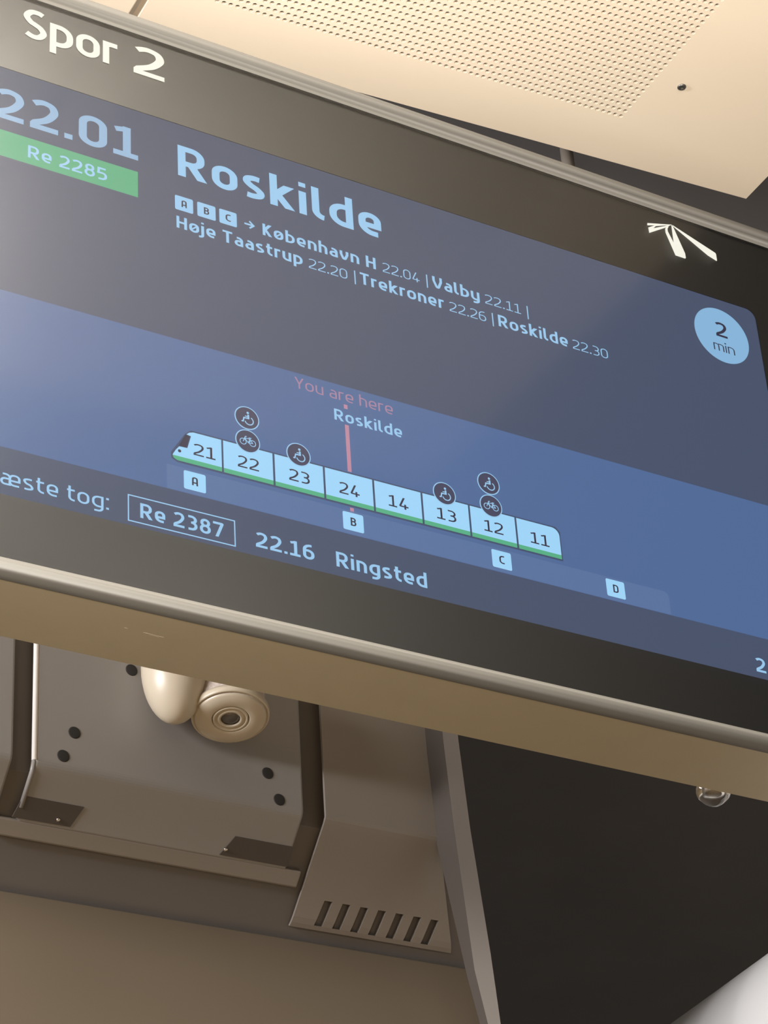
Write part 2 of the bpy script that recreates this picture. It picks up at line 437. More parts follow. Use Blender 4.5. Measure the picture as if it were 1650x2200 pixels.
# perforated field: every hole is an eight-sided opening with a wall and a felt backing
bm = bmesh.new()
R8 = 0.0039; DEP = 0.0044
V = {}
def gv(x, y):
    kx = (round(x, 5), round(y, 5))
    if kx not in V: V[kx] = bm.verts.new((x, y, 0))
    return V[kx]
for i in range(NA):
    for j in range(NB):
        cx, cy = HA0+i*PA, HB0+j*PB; hx, hy = PA/2, PB/2
        ring = [(cx+hx, cy), (cx+hx, cy+hy), (cx, cy+hy), (cx-hx, cy+hy), (cx-hx, cy), (cx-hx, cy-hy), (cx, cy-hy), (cx+hx, cy-hy)]
        o = [gv(*p) for p in ring]
        h = [bm.verts.new((cx+R8*math.cos(k*math.pi/4), cy+R8*math.sin(k*math.pi/4), 0)) for k in range(8)]
        d = [bm.verts.new((v.co.x, v.co.y, DEP)) for v in h]
        for k in range(8):
            k2 = (k+1) % 8
            bm.faces.new((o[k], h[k], h[k2], o[k2]))
            bm.faces.new((h[k], d[k], d[k2], h[k2])).material_index = 0
        bm.faces.new(d[::-1]).material_index = 1
bm.normal_update()
pf = link_bm('perforated_field', bm, [M['cream'], M['felt']], p1)
pf['label'] = 'field of round perforations'
for a, b in ((0.2667, 0.2011), (0.2667, 1.40)):
    bm = bmesh.new()
    add_lathe(bm, [(0.0072, 0.0002), (0.0072, -0.0012), (0.006, -0.0024), (0.0028, -0.0024), (0.0022, -0.001), (0, -0.001)], (0, 0, 1), (a, b, 0), 24)
    link_bm('panel_screw', bm, M['steel'], p1, True)
bm = bmesh.new()
for a in (0.30, 0.95):
    for b in (0.25, 1.40):
        add_box(bm, (a-.008, b-.008, 0.035), (a+.008, b+.008, 0.33))
# hangers reach up to the black soffit
link_bm('hanger', bm, M['void'], p1)
p2 = cpanel('ceiling_panel', 1.15, 2.6, 0, 2.2, 'plain cream ceiling panel at the top left, left of the narrow dark joint')
bm = bmesh.new(); add_box(bm, (1.1475, 0.0, 0), (2.7, 1.55, 0.035))
bevel(link_bm('panel_tray', bm, M['cream'], p2), 0.002, 2)
bm = bmesh.new()
for a in (1.4, 2.5):
    for b in (0.25, 1.40):
        add_box(bm, (a-.008, b-.008, 0.035), (a+.008, b+.008, 0.33))
link_bm('hanger', bm, M['void'], p2)
bm = bmesh.new(); add_box(bm, (1.1300, 0.0, 0.022), (1.1500, 1.55, 0.034))
jt = link_bm('trim_2', bm, M['channel']); jt.matrix_world = Matrix.Translation(C0) @ CM; struct(jt)

# ================================================================== the display
UL, UR, VB, VT = 0.783, 2.080, 1.459, 2.309        # glass opening
SL, SR, SB, ST = 0.826, 2.034, 1.5462, 2.181       # lit screen
YG = 2.2                                            # front of the glass
O = Vector((1.43, 2.26, 1.42))
disp = empty('information_display', O, 'large hanging platform information display with lit blue screen in a grey metal frame', 'display')
OW = Vector((O.x, O.y, O.z+EYE))
def dchild(name, bm, m, parent=None, smooth=False):
    return child(name, bm, m, parent or disp, OW, smooth)

# housing: extruded frame profile all around (outer shell) ----------------------------------
def ring_extrude(name, secs, m, parent, smooth=True):
    """secs: list of (outset, y) from the glass opening; swept around the opening's four corners"""
    bm = bmesh.new(); rings = []
    for o_, y in secs:
        rings.append([bm.verts.new(p) for p in ((UL-o_, y, VB-o_+EYE), (UR+o_, y, VB-o_+EYE), (UR+o_, y, VT+o_+EYE), (UL-o_, y, VT+o_+EYE))])
    for A, B in zip(rings, rings[1:]):
        for k in range(4): bm.faces.new((A[k], B[k], B[(k+1) % 4], A[(k+1) % 4]))
    return bm
front = [(-0.001, 2.2018), (-0.001, 2.2000), (0.0015, 2.1985), (0.0045, 2.1975), (0.0065, 2.1930), (0.0095, 2.1895), (0.0140, 2.1880), (0.0190, 2.1895), (0.0225, 2.1925), (0.0245, 2.1965), (0.0262, 2.2000), (0.0264, 2.2030)]
bm = ring_extrude('front_frame', front, None, None)
link = dchild('front_frame', bm, M['frame'], smooth=True)
for p in link.data.polygons: p.use_smooth = True
md = link.modifiers.new('split', 'EDGE_SPLIT'); md.split_angle = math.radians(50)
link['label'] = 'rounded lighter metal lip around the glass'
body = [(0.0262, 2.2010), (0.0262, 2.318), (0.022, 2.3245)]
bm = ring_extrude('housing', body, None, None)
last = [v for v in bm.verts if abs(v.co.y-2.3245) < 1e-6]
bm.verts.ensure_lookup_table(); n = len(bm.verts)
bm.faces.new([bm.verts[i] for i in range(n-4, n)])
bmesh.ops.recalc_face_normals(bm, faces=bm.faces[:])
dchild('housing', bm, M['case'])
# scuff marks on the underside of the housing
zu = VB-0.0262+EYE
bm = bmesh.new()
for (xa, ya, xb, yb2, w_) in ((1.0395, 2.2440, 1.0440, 2.2446, .0016), (1.0640, 2.2452, 1.0900, 2.2462, .0010), (1.0720, 2.2470, 1.0850, 2.2480, .0008)):
    add_poly_prism(bm, [(xa, ya-w_/2, zu-.0001), (xb, yb2-w_/2, zu-.0001), (xb, yb2+w_/2, zu-.0001), (xa, ya+w_/2, zu-.0001)], (0, 0, .0002))
bmesh.ops.recalc_face_normals(bm, faces=bm.faces[:])
dchild('scuff_mark', bm, M['scuff'])
# black bezel and glass
def flat(bm, pts, y, mi=0):
    f = bm.faces.new([bm.verts.new((u, y, v+EYE)) for u, v in pts]); f.material_index = mi
    f.normal_update()
    if f.normal.y > 0: f.normal_flip()
    return f
def rrect(u0, v0, u1, v1, r, n=6, which=(1, 1, 1, 1)):
    pts = []
    for (cx, cy, a, on) in ((u1-r, v1-r, 0, which[0]), (u0+r, v1-r, 90, which[1]), (u0+r, v0+r, 180, which[2]), (u1-r, v0+r, 270, which[3])):
        if on and r > 0:
            pts += [(cx+r*math.cos(math.radians(a+90*k/n)), cy+r*math.sin(math.radians(a+90*k/n))) for k in range(n+1)]
        else:
            pts.append({0: (u1, v1), 90: (u0, v1), 180: (u0, v0), 270: (u1, v0)}[a])
    return pts
bm = bmesh.new()
outer = [(UR+.0, VT+.0), (UL, VT), (UL, VB), (UR, VB)]
inner = rrect(SL, SB, SR, ST, 0.016, 6)
ov = [bm.verts.new((u, 2.2062, v+EYE)) for u, v in outer]
iv = [bm.verts.new((u, 2.2062, v+EYE)) for u, v in inner]
for q in range(4):
    seg = iv[q*7:(q+1)*7]
    for k in range(6): bm.faces.new((ov[q], seg[k], seg[k+1]))
    nx = iv[((q+1) % 4)*7]
    bm.faces.new((ov[q], seg[6], nx, ov[(q+1) % 4]))
bmesh.ops.recalc_face_normals(bm, faces=bm.faces[:])
r = bmesh.ops.extrude_face_region(bm, geom=bm.faces[:])
bmesh.ops.translate(bm, verts=[g_ for g_ in r['geom'] if isinstance(g_, bmesh.types.BMVert)], vec=(0, 0.0012, 0))
bmesh.ops.recalc_face_normals(bm, faces=bm.faces[:])
dchild('bezel', bm, M['bezel'])
bm = bmesh.new(); add_box(bm, (UL, YG+.0005, VB+EYE), (UR, YG+.0035, VT+EYE), 1)
bm.faces.ensure_lookup_table()
for f in bm.faces:
    f.normal_update()
    if f.calc_center_median().y < YG+.0006: f.material_index = 0
bmesh.ops.recalc_face_normals(bm, faces=bm.faces[:])
gl = dchild('cover_glass', bm, [M['glass'], M['clear']])
# suspension: an arm from the back of the housing to a pole up to the black soffit
for x in (1.10, 2.035):
    bm = bmesh.new(); add_box(bm, (x-.014, 2.3240, 2.20+EYE), (x+.014, 2.612, 2.235+EYE))
    dchild('suspension_arm', bm, M['rubber'])
    bm = bmesh.new(); add_lathe(bm, [(0.011, 2.20), (0.011, 2.98)], (0, 0, 1), (x, 2.60, EYE), 20)
    dchild('suspension_pole', bm, M['channel'], smooth=True)

# ---------------------------------------------------------------- lettering: skeleton strokes drawn with a pen of width w
def rounded(pts, rad, closed=False, n=7):
    """polyline whose corners are rounded; rad is one radius or one per point"""
    out = []; N = len(pts)
    for i, p in enumerate(pts):
        r = rad[i] if isinstance(rad, (list, tuple)) else rad
        if (not closed and i in (0, N-1)) or r <= 0: out.append(p); continue
        a = Vector(pts[i-1])-Vector(p); b = Vector(pts[(i+1) % N])-Vector(p)
        la, lb = a.length, b.length
        if la < 1e-6 or lb < 1e-6: out.append(p); continue
        a /= la; b /= lb
        cosv = max(-1, min(1, a.dot(b))); half = math.acos(cosv)/2
        if half > 1.56: out.append(p); continue
        t = min(r/math.tan(half), la*(.5 if (closed or i > 1) else 1), lb*(.5 if (closed or i < N-2) else 1))
        s, e = Vector(p)+a*t, Vector(p)+b*t
        rr = t*math.tan(half); bis = (a+b).normalized(); c = Vector(p)+bis*(rr/math.sin(half))
        a0 = math.atan2(s.y-c.y, s.x-c.x); a1 = math.atan2(e.y-c.y, e.x-c.x)
        d = (a1-a0+math.pi) % (2*math.pi)-math.pi
        out += [(c.x+rr*math.cos(a0+d*k/n), c.y+rr*math.sin(a0+d*k/n)) for k in range(n+1)]
    return out
def smooth_path(pts, n=8):
    out = []
    P = [pts[0]]+list(pts)+[pts[-1]]
    for i in range(1, len(P)-2):
        p0, p1, p2, p3 = [Vector(q) for q in P[i-1:i+3]]
        for k in range(n):
            t = k/n
            v = .5*((2*p1)+(p2-p0)*t+(2*p0-5*p1+4*p2-p3)*t*t+(3*p1-p0-3*p2+p3)*t**3)
            out.append((v.x, v.y))
    out.append(tuple(pts[-1])); return out
KX = 0.82                        # drawn narrow, then widened to the measured length: stems end up heavier than cross strokes
def glyph(c, w):
    """(advance width, [(points, closed, width)]) with cap height 1, baseline 0"""
    X, C, D = 0.755, 1.0, -0.26
    h = w/2
    def box(W): return h, W-h
    T, K, B = X-h, C-h, h
    st = []
    def s(pts, r=0, closed=False, ww=None, clip=None): st.append((rounded(pts, r, closed), closed, ww or w, clip))
    if c == ' ': return 0.30*KX, []
    if c == 'o' or c == 'ø':
        W = .68*KX; L, R = box(W); s([(L, B), (L, T), (R, T), (R, B)], .25, True)
        if c == 'ø': s([(L+.02, B+.085), (R-.02, T-.085)], ww=w*.62)
        return W, st
    if c == '0':
        W = .70*KX; L, R = box(W); s([(L, B), (L, K), (R, K), (R, B)], .25, True); return W, st
    if c in 'nhmru':
        if c == 'n' or c == 'h':
            W = .63*KX; L, R = box(W); s([(L, 0), (L, X if c == 'n' else 1.04)]); s([(L, T), (R, T), (R, 0)], .22)
        elif c == 'u':
            W = .63*KX; L, R = box(W); s([(R, 0), (R, X)]); s([(L, X), (L, B), (R, B)], .22)
        elif c == 'm':
            W = .98*KX; L, R = box(W); m_ = W/2; s([(L, 0), (L, X)]); s([(L, T), (m_, T), (m_, 0)], .18); s([(m_-.02, T), (R, T), (R, 0)], .18)
        else:
            W = .42*KX; L, R = box(W); s([(L, 0), (L, X)]); s([(L, T-.04), (L+.1, T), (W, T)], .06)
        return W, st
    if c in 'dbpqgy':
        W = .66*KX; L, R = box(W)
        if c in 'dg':
            s([(R, T), (L, T), (L, B), (R, B)] if c == 'd' else [(R, T), (L, T), (L, B+.02), (R, B+.02)], .25)
            if c == 'd': s([(R, 0), (R, 1.04)])
            else: s([(R, X), (R, D+h), (L+.05, D+h)], .2)
        elif c in 'bp':
            s([(L, T), (R, T), (R, B), (L, B)], .25); s([(L, 0), (L, 1.04)] if c == 'b' else [(L, D), (L, X)])
        else:
            s([(L, X), (L, B), (R, B)], .22); s([(R, X), (R, D+h), (L+.05, D+h)], .2)
        return W, st
    if c in 'aæ':
        W = .60*KX; L, R = box(W); Mi = .42
        s([(L+.05, T), (R, T), (R, 0)], .2); s([(R, Mi), (L, Mi), (L, B), (R, B)], .16)
        if c == 'æ':
            L2, R2 = R, R+.56*KX-w*.3
            s([(L2, .34), (R2, .34), (R2, T), (L2, T), (L2, B), (R2+.0, B)], [0, 0, .2, .2, .2, 0]); W = R2+h
        return W, st
    if c == 'e':
        W = .64*KX; L, R = box(W); s([(L, .335), (R, .335), (R, T), (L, T), (L, B), (R, B)], [0, 0, .24, .25, .25, 0]); return W, st
    if c == 's':
        W = .57*KX; L, R = box(W); m_ = X/2
        st.append((smooth_path([(R-.02, T-.01), (W*.52, T), (L+.03, T-.045), (L, T-.15), (L+.08, m_+.045), (W/2, m_), (R-.08, m_-.045), (R, B+.15), (R-.03, B+.045), (W*.45, B), (L+.0, B+.01)]), False, w, None)); return W, st
    if c == 'S':
        W = .66*KX; L, R = box(W)
        st.append((smooth_path([(R-.02, K-.045), (W*.62, K), (L+.10, K-.03), (L, K-.2), (L+.09, .56), (W/2, .50), (R-.07, .42), (R, B+.19), (R-.09, B+.035), (W*.42, B), (L, B+.07)]), False, w, None)); return W, st
    if c == 'k' or c == 'K':
        W = .64*KX; top = 1.04 if c == 'k' else 1; hh = X if c == 'k' else 1; L = h
        s([(L, 0), (L, top)]); j = hh*.47
        k1, k2 = (L+h*.4, j), (W-w*.55, hh); s([k1, (k2[0]+(k2[0]-k1[0])*.25, k2[1]+(k2[1]-k1[1])*.25)], ww=w*1.1, clip=(-9, hh)); k1, k2 = (L+h*.9, j+.06), (W-w*.50, 0); s([k1, (k2[0]+(k2[0]-k1[0])*.25, k2[1]+(k2[1]-k1[1])*.25)], ww=w*1.1, clip=(0, 9)); return W, st
    if c == 'i' or c == 'j':
        W = w
        if c == 'i': s([(h, 0), (h, X)])
        else: s([(h, X), (h, D+h), (-.14, D+h)], .16)
        q = max(w*.85, .12); s([(h-q*.55, .98), (h+q*.55, .98)], ww=q); return W, st
    if c == 'l':
        W = .33*KX; s([(h, 1.04), (h, B), (W, B)], .2); return W, st
    if c == 't':
        W = .44*KX; s([(h+.06, .97), (h+.06, B), (W, B)], .2); s([(0, T), (W, T)]); return W, st
    if c == 'v' or c == 'V':
        W = .64*KX if c == 'v' else .74*KX; hh = X if c == 'v' else 1; m_ = W/2
        s([(h, hh), (h+.0, hh*.62), (m_-.05, B), (m_+.05, B), (W-h, hh*.62), (W-h, hh)], [0, .3, .06, .06, .3, 0]); return W, st
    if c == 'R' or c == 'B':
        W = .74*KX if c == 'R' else .66*KX; L, R = box(W); Mi = .44 if c == 'R' else .53
        if c == 'R':
            s([(L, 0), (L, C)]); s([(L, K), (R-.03, K), (R-.03, Mi), (L, Mi)], .2); k1, k2 = (W*.46, Mi), (W-h*1.05, 0); s([k1, (k2[0]+(k2[0]-k1[0])*.3, k2[1]+(k2[1]-k1[1])*.3)], ww=w*1.1, clip=(0, 9))
        else:
            s([(L, 0), (L, C)]); s([(L, K), (R-.03, K), (R-.03, Mi), (L, Mi)], .18); s([(L, Mi), (R, Mi), (R, B), (L, B)], .2)
        return W, st
    if c == 'H':
        W = .72*KX; L, R = box(W); s([(L, 0), (L, C)]); s([(R, 0), (R, C)]); s([(L, .5), (R, .5)]); return W, st
    if c == 'N':
        W = .74*KX; L, R = box(W); s([(L, 0), (L, C)]); s([(R, 0), (R, C)]); s([(L, C-.04), (R, .04)]); return W, st
    if c == 'T':
        W = .68*KX; s([(0, K), (W, K)]); s([(W/2, 0), (W/2, C)]); return W, st
    if c == 'Y':
        W = .68*KX; s([(h*.8-.05, C+.09), (W/2, .42)], ww=w*1.05, clip=(-9, C)); s([(W-h*.8+.05, C+.09), (W/2, .42)], ww=w*1.05, clip=(-9, C)); s([(W/2, 0), (W/2, .45)]); return W, st
    if c == 'A':
        W = .68*KX; L, R = box(W); s([(L, 0), (L+.02, K-.05), (W/2-.03, K), (W/2+.03, K), (R-.02, K-.05), (R, 0)], [0, .3, .1, .1, .3, 0]); s([(L, .33), (R, .33)]); return W, st
    if c == 'C':
        W = .64*KX; L, R = box(W); s([(R+h*.6, K), (L, K), (L, B), (R+h*.6, B)], .26); return W, st
    if c == 'D':
        W = .70*KX; L, R = box(W); s([(L, B), (L, K), (R, K), (R, B)], [0, 0, .26, .26], True); return W, st
    if c == '1':
        W = .62*KX; m_ = .34*KX; s([(m_, 0), (m_, C)]); s([(.04, C-.15), (m_, C-h*.95)], ww=w*.95); s([(0, B), (W, B)]); return W, st
    if c == '2':
        W = .68*KX; L, R = box(W)
        st.append((smooth_path([(L-.01, K-.085), (L+.10, K-.02), (W*.52, K), (R-.05, K-.06), (R, K-.22), (R-.05, K-.38), (W*.55, .36), (L+.03, B+.13)])+[(L, B+.075), (L, B), (W, B)], False, w, None)); return W, st
    if c == '3':
        W = .66*KX; L, R = box(W); s([(L, K), (R-.02, K), (R-.02, .52), (L+.14, .52)], [0, .22, .2, 0]); s([(L+.14, .52), (R, .52), (R, B), (L, B)], [0, .2, .24, 0]); return W, st
    if c == '4':
        W = .70*KX; s([(W*.56+.05, C+.09), (W*.56, C), (h*1.0, .235), (W, .235)], [0, 0, .03, 0], clip=(-9, C)); s([(W-.20, 0), (W-.20, .44)]); return W, st
    if c == '5':
        W = .66*KX; L, R = box(W); s([(R, K), (L+.02, K), (L+.0, .56), (R, .58), (R, B), (L, B)], [0, 0, 0, .22, .24, 0]); return W, st
    if c == '6':
        W = .68*KX; L, R = box(W); s([(R-.04, K), (L, K), (L, B), (R, B), (R, .58), (L, .58)], [0, .3, .24, .24, .22, 0]); return W, st
    if c == '7':
        W = .64*KX; s([(0, K), (W-h*.6, K), (W*.36, 0), (W*.36-.06, -.12)], [0, .02, 0, 0], clip=(0, 9)); return W, st
    if c == '8':
        W = .68*KX; L, R = box(W); s([(L+.03, .53), (L+.03, K), (R-.03, K), (R-.03, .53)], .2, True); s([(L, B), (L, .53), (R, .53), (R, B)], .22, True); return W, st
    if c == '.':
        q = max(w, .13); s([(0, q/2), (q, q/2)], ww=q); return q, st
    if c == ':':
        q = max(w, .13); s([(0, q/2), (q, q/2)], ww=q); s([(0, X-q/2), (q, X-q/2)], ww=q); return q, st
    if c == '|':
        s([(h, -.12), (h, 1.14)]); return w, st
    return .6, [([(0, .5), (.5, .5)], False, w, None)]
def stroke_quads(pts, closed, w):
    """offset a polyline to both sides; returns (left, right) rows"""
    P = [Vector(p) for p in pts]
    Q = [P[0]]
    for p in P[1:]:
        if (p-Q[-1]).length > 1e-5: Q.append(p)
    if closed and (Q[0]-Q[-1]).length < 1e-5: Q.pop()
    n = len(Q); L, R = [], []
    for i in range(n):
        if closed: a, b = Q[i]-Q[i-1], Q[(i+1) % n]-Q[i]
        else:
            a = Q[i]-Q[i-1] if i > 0 else Q[1]-Q[0]
            b = Q[i+1]-Q[i] if i < n-1 else Q[-1]-Q[-2]
        a.normalize(); b.normalize()
        na, nb = Vector((-a.y, a.x)), Vector((-b.y, b.x))
        m = na+nb
        if m.length < 1e-4: m = na.copy()
        m.normalize(); k = min(2.2, 1/max(.2, m.dot(na)))
        L.append(Q[i]+m*k*w/2); R.append(Q[i]-m*k*w/2)
    if closed: L.append(L[0]); R.append(R[0])
    return L, R
def text_quads(txt, w, gap=0.15):
    """quads of the whole string in cap-height units, and its ink width"""
    x = 0; out = []; lo, hi = 1e9, -1e9
    def cutoff(p, q, clip):
        a, b = clip
        def fix(u, v):
            for lim, s_ in ((a, 1), (b, -1)):
                if (u[1]-lim)*s_ < 0 and (v[1]-lim)*s_ > 0:
                    t = (lim-u[1])/(v[1]-u[1]); u = (u[0]+(v[0]-u[0])*t, lim)
            return u
        return fix(p, q), fix(q, p)
    for c in txt:
        W, st = glyph(c, w)
        for pts, cl, ww, clip in st:
            L, R = stroke_quads(pts, cl, ww)
            for i in range(len(L)-1):
                l0, l1, r1, r0_ = [(p.x+x, p.y) for p in (L[i], L[i+1], R[i+1], R[i])]
                if clip:
                    if all(p[1] <= clip[0] for p in (l0, l1, r1, r0_)) or all(p[1] >= clip[1] for p in (l0, l1, r1, r0_)): continue
                    l0, l1 = cutoff(l0, l1, clip); r0_, r1 = cutoff(r0_, r1, clip)
                    l0, l1, r1, r0_ = [(p[0], min(max(p[1], clip[0]), clip[1])) for p in (l0, l1, r1, r0_)]
                q = [l0, l1, r1, r0_]
                out.append(q)
                for p in q: lo = min(lo, p[0]); hi = max(hi, p[0])
        x += W+(gap*KX if c != ' ' else 0.05*KX)
    return out, lo, hi
def put_text(bm, txt, u0, u1, v, cap, w, y, mi=0, gap=0.15):
    q, lo, hi = text_quads(txt, w, gap)
    if u1 is None: sx = cap; u1 = u0+(hi-lo)*cap
    sx = (u1-u0)/(hi-lo)
    for quad in q:
        flat(bm, [(u0+(p[0]-lo)*sx, v+p[1]*cap) for p in quad], y, mi)
def put_stroke(bm, pts, w, y, mi=0, closed=False):
    L, R = stroke_quads(pts, closed, w)
    for i in range(len(L)-1): flat(bm, [tuple(L[i]), tuple(L[i+1]), tuple(R[i+1]), tuple(R[i])], y, mi)
def circle(cx, cy, r, n=48): return [(cx+r*math.cos(2*math.pi*k/n), cy+r*math.sin(2*math.pi*k/n)) for k in range(n)]

# printed heading and emblem behind the glass, on the bezel ---------------------------------
YP = 2.2050
for t_, a_, b_ in (('Spor', 0.8834, 1.0145), ('2', 1.0375, 1.0818)):
    bm = bmesh.new(); put_text(bm, t_, a_, b_, 2.2442, 0.0500, 0.152, YP, 0, 0.085)
    hd = dchild('heading_lettering', bm, M['print']); hd['label'] = 'white heading reading ' + t_
bm = bmesh.new()
for poly in ([(1.8562, 2.2822), (1.8555, 2.2776), (1.8956, 2.2913), (1.9021, 2.2944), (1.9006, 2.2948)],
             [(1.8566, 2.2739), (1.8702, 2.2831), (1.9006, 2.2948), (1.886, 2.2879), (1.8712, 2.2816), (1.8662, 2.276)],
             [(1.8566, 2.2739), (1.8662, 2.276), (1.8883, 2.2879), (1.9006, 2.2945), (1.8916, 2.2867), (1.857, 2.264)],
             [(1.9005, 2.2938), (1.9031, 2.2932), (1.9184, 2.2475), (1.9186, 2.2393), (1.917, 2.2372), (1.8999, 2.2611)],
             [(1.8999, 2.2611), (1.917, 2.2372), (1.8996, 2.2372), (1.8875, 2.2753), (1.8879, 2.2826), (1.8923, 2.2794)],
             [(1.8923, 2.2794), (1.8879, 2.2826), (1.8903, 2.2861), (1.8953, 2.2894), (1.8924, 2.2841)],
             [(1.9022, 2.295), (1.976, 2.2682), (1.9772, 2.2662), (1.9771, 2.2543), (1.9758, 2.2528), (1.9605, 2.2581), (1.904, 2.2922)]):
    flat(bm, poly, YP)
em = dchild('emblem', bm, M['print']); em['label'] = 'white emblem of spreading blades'

# the screen: dark ground, light band, strip, then the graphics -------------------------------
bm = bmesh.new(); add_box(bm, (SL-.012, 2.2085, SB-.012+EYE), (SR+.012, 2.2125, ST+.012+EYE))
screen = dchild('screen', bm, M['px_dark']); screen['label'] = 'lit blue departure screen'
def elem(name, bm, mats, label=None):
    o = child(name, bm, mats, screen, OW)
    if label: o['label'] = label
    return o
YB, Y1, Y2, Y3 = 2.20825, 2.2080, 2.2077, 2.2074
bm = bmesh.new(); flat(bm, rrect(SL-.012, 1.6115, SR+.012, 1.8335, 0), YB)
elem('light_band', bm, M['px_light'], 'lighter blue middle band')
bm = bmesh.new(); flat(bm, rrect(1.0784, 1.6120, 1.8020, 1.6460, 0.008, 5, (1, 0, 0, 0)), Y1)
elem('platform_strip', bm, M['px_strip'], 'pale strip standing for the platform')
bm = bmesh.new(); put_text(bm, '22.01', 0.8503, 1.0443, 2.0985, 0.0497, 0.163, Y2)
elem('departure_time', bm, M['px_soft'], 'large departure time 22.01')
bm = bmesh.new(); flat(bm, rrect(0.8445, 2.0380, 1.0438, 2.0796, 0), Y2, 0)
put_text(bm, 'Re 2285', 0.8947, 1.0012, 2.0483, 0.0196, 0.142, Y3, 1)
elem('route_badge', bm, [M['px_green'], M['px_text']], 'green badge reading Re 2285')
bm = bmesh.new(); put_text(bm, 'Roskilde', 1.1003, 1.4010, 2.0960, 0.0508, 0.168, Y2)
elem('destination_text', bm, M['px_text'], 'large destination reading Roskilde')
# via stations, two lines
def letter_box(bm, ch, u0, u1, v0, v1, lh, y0, y1):
    flat(bm, rrect(u0, v0, u1, v1, 0.0022, 4), y0, 0)
    W, _ = glyph(ch, .155); um = (u0+u1)/2; lw = W*lh/KX
    put_text(bm, ch, um-lw/2, um+lw/2, (v0+v1)/2-lh/2, lh, .155, y1, 1)
for ch_, u0_, u1_ in (('A', 1.0952, 1.1208), ('B', 1.1266, 1.1527), ('C', 1.1579, 1.1830)):
    bm = bmesh.new(); letter_box(bm, ch_, u0_, u1_, 2.0384, 2.0616, 0.0112, Y2, Y3)
    elem('zone_letter', bm, [M['px_text'], M['px_ink']], 'small pale tile with the letter %s before the station names' % ch_)
bm = bmesh.new()
put_stroke(bm, [(1.1939, 2.0498), (1.2066, 2.0498)], .0026, Y2); put_stroke(bm, [(1.2012, 2.0555), (1.2073, 2.0498), (1.2012, 2.0441)], .0026, Y2)
for t_, a_, b_, v_, c_, w_ in (('København H', 1.2202, 1.3881, 2.0400, .0189, .160), ('22.04', 1.3985, 1.4551, 2.0400, .0158, .085), ('Valby', 1.4754, 1.5492, 2.0400, .0191, .160), ('22.11', 1.5578, 1.6151, 2.0400, .0158, .085),
                             ('Høje Taastrup', 1.0969, 1.2772, 2.0090, .0191, .160), ('22.20', 1.2862, 1.3433, 2.0085, .0158, .085), ('Trekroner', 1.3624, 1.4905, 2.0083, .0190, .160), ('22.26', 1.4990, 1.5565, 2.0080, .0158, .085),
                             ('Roskilde', 1.5760, 1.6879, 2.0076, .0194, .160), ('22.30', 1.6959, 1.7542, 2.0078, .0158, .085)):
    put_text(bm, t_, a_, b_, v_, c_, w_, Y2)
for u_, v0_, v1_ in ((1.4668, 2.0359, 2.0581), (1.6262, 2.0350, 2.0575), (1.3548, 2.0045, 2.0270), (1.5672, 2.0042, 2.0265)):
    put_stroke(bm, [(u_, v0_), (u_, v1_)], .0018, Y2)
elem('via_station_text', bm, M['px_text'], 'two lines of station names and times')
# minutes badge
bm = bmesh.new(); flat(bm, circle(1.9649, 2.1149, 0.0480, 64), Y2, 0)
put_text(bm, '2', 1.9549, 1.9751, 2.1120, 0.0262, .140, Y3, 1); put_text(bm, 'min', 1.9466, 1.9841, 2.0852, 0.0166, .088, Y3, 1, .13)
elem('minutes_badge', bm, [M['px_badge'], M['px_ink']], 'round pale badge reading 2 min')
# you are here
bm = bmesh.new(); put_text(bm, 'You are here', 1.2565, 1.3978, 1.8096, 0.0168, .105, Y2, 0)
elem('position_text', bm, M['px_rose'], 'pink writing You are here')
for v0_, v1_, w_ in ((1.7985, 1.8050, .0052), (1.7038, 1.7740, .0056), (1.6440, 1.6506, .0052)):
    bm = bmesh.new(); flat(bm, rrect(1.3287-w_/2, v0_, 1.3287+w_/2, v1_, 0), Y1)
    elem('position_marker', bm, M['px_pink'], 'pink upright position dash')
bm = bmesh.new(); put_text(bm, 'Roskilde', 1.3112, 1.4091, 1.7774, 0.0168, .155, Y2)
elem('direction_text', bm, M['px_text'], 'small Roskilde above the train diagram')
# train diagram: eight carriages
VT0, VT1, VS = 1.6545, 1.7004, 0.0062
PIT, HALF = 0.06967, 0.03345
for k, num in enumerate(('21', '22', '23', '24', '14', '13', '12', '11')):
    uc = 1.1872+(k-1)*PIT
    bm = bmesh.new()
    if k == 0:
        u1 = 1.1513
        body_ = [(u1, VT1), (1.1140, VT1), (1.1085, 1.6985), (1.1050, 1.6950), (1.1109, 1.6940), (1.1058, 1.6755), (1.0950, 1.6750), (1.0905, 1.6690), (1.0868, 1.6625), (1.0862, VT0+VS), (u1, VT0+VS)]
        flat(bm, body_, Y2, 0)
        flat(bm, [(u1, VT0), (u1, VT0+VS), (1.0862, VT0+VS), (1.0875, VT0+.0025), (1.0925, VT0)], Y2, 1)
        flat(bm, circle(1.0952, 1.6684, .0022, 16), Y3, 2)
        flat(bm, [(1.1036, 1.6945), (1.1095, 1.6935), (1.1047, 1.6762), (1.0945, 1.6762)], Y2+.0001, 2)
        nu0, nu1 = 1.1137, 1.1428
    else:
        u0, u1 = uc-HALF, uc+HALF
        if k == 7: u1 -= .002
        flat(bm, [(u0, VT0), (u1, VT0), (u1, VT0+VS), (u0, VT0+VS)], Y2, 1)
        if k == 7: flat(bm, rrect(u0, VT0+VS, u1, VT1, .011, 6, (1, 0, 0, 0)), Y2, 0)
        else: flat(bm, rrect(u0, VT0+VS, u1, VT1, 0), Y2, 0)
        nu0, nu1 = uc-.0145, uc+.0140
    put_text(bm, num, nu0, nu1, 1.6681, 0.0168, .115, Y3, 2)
    elem('carriage_symbol', bm, [M['px_car'], M['px_stripe'], M['px_ink']], 'pale carriage symbol numbered %s' % num)
bm = bmesh.new()
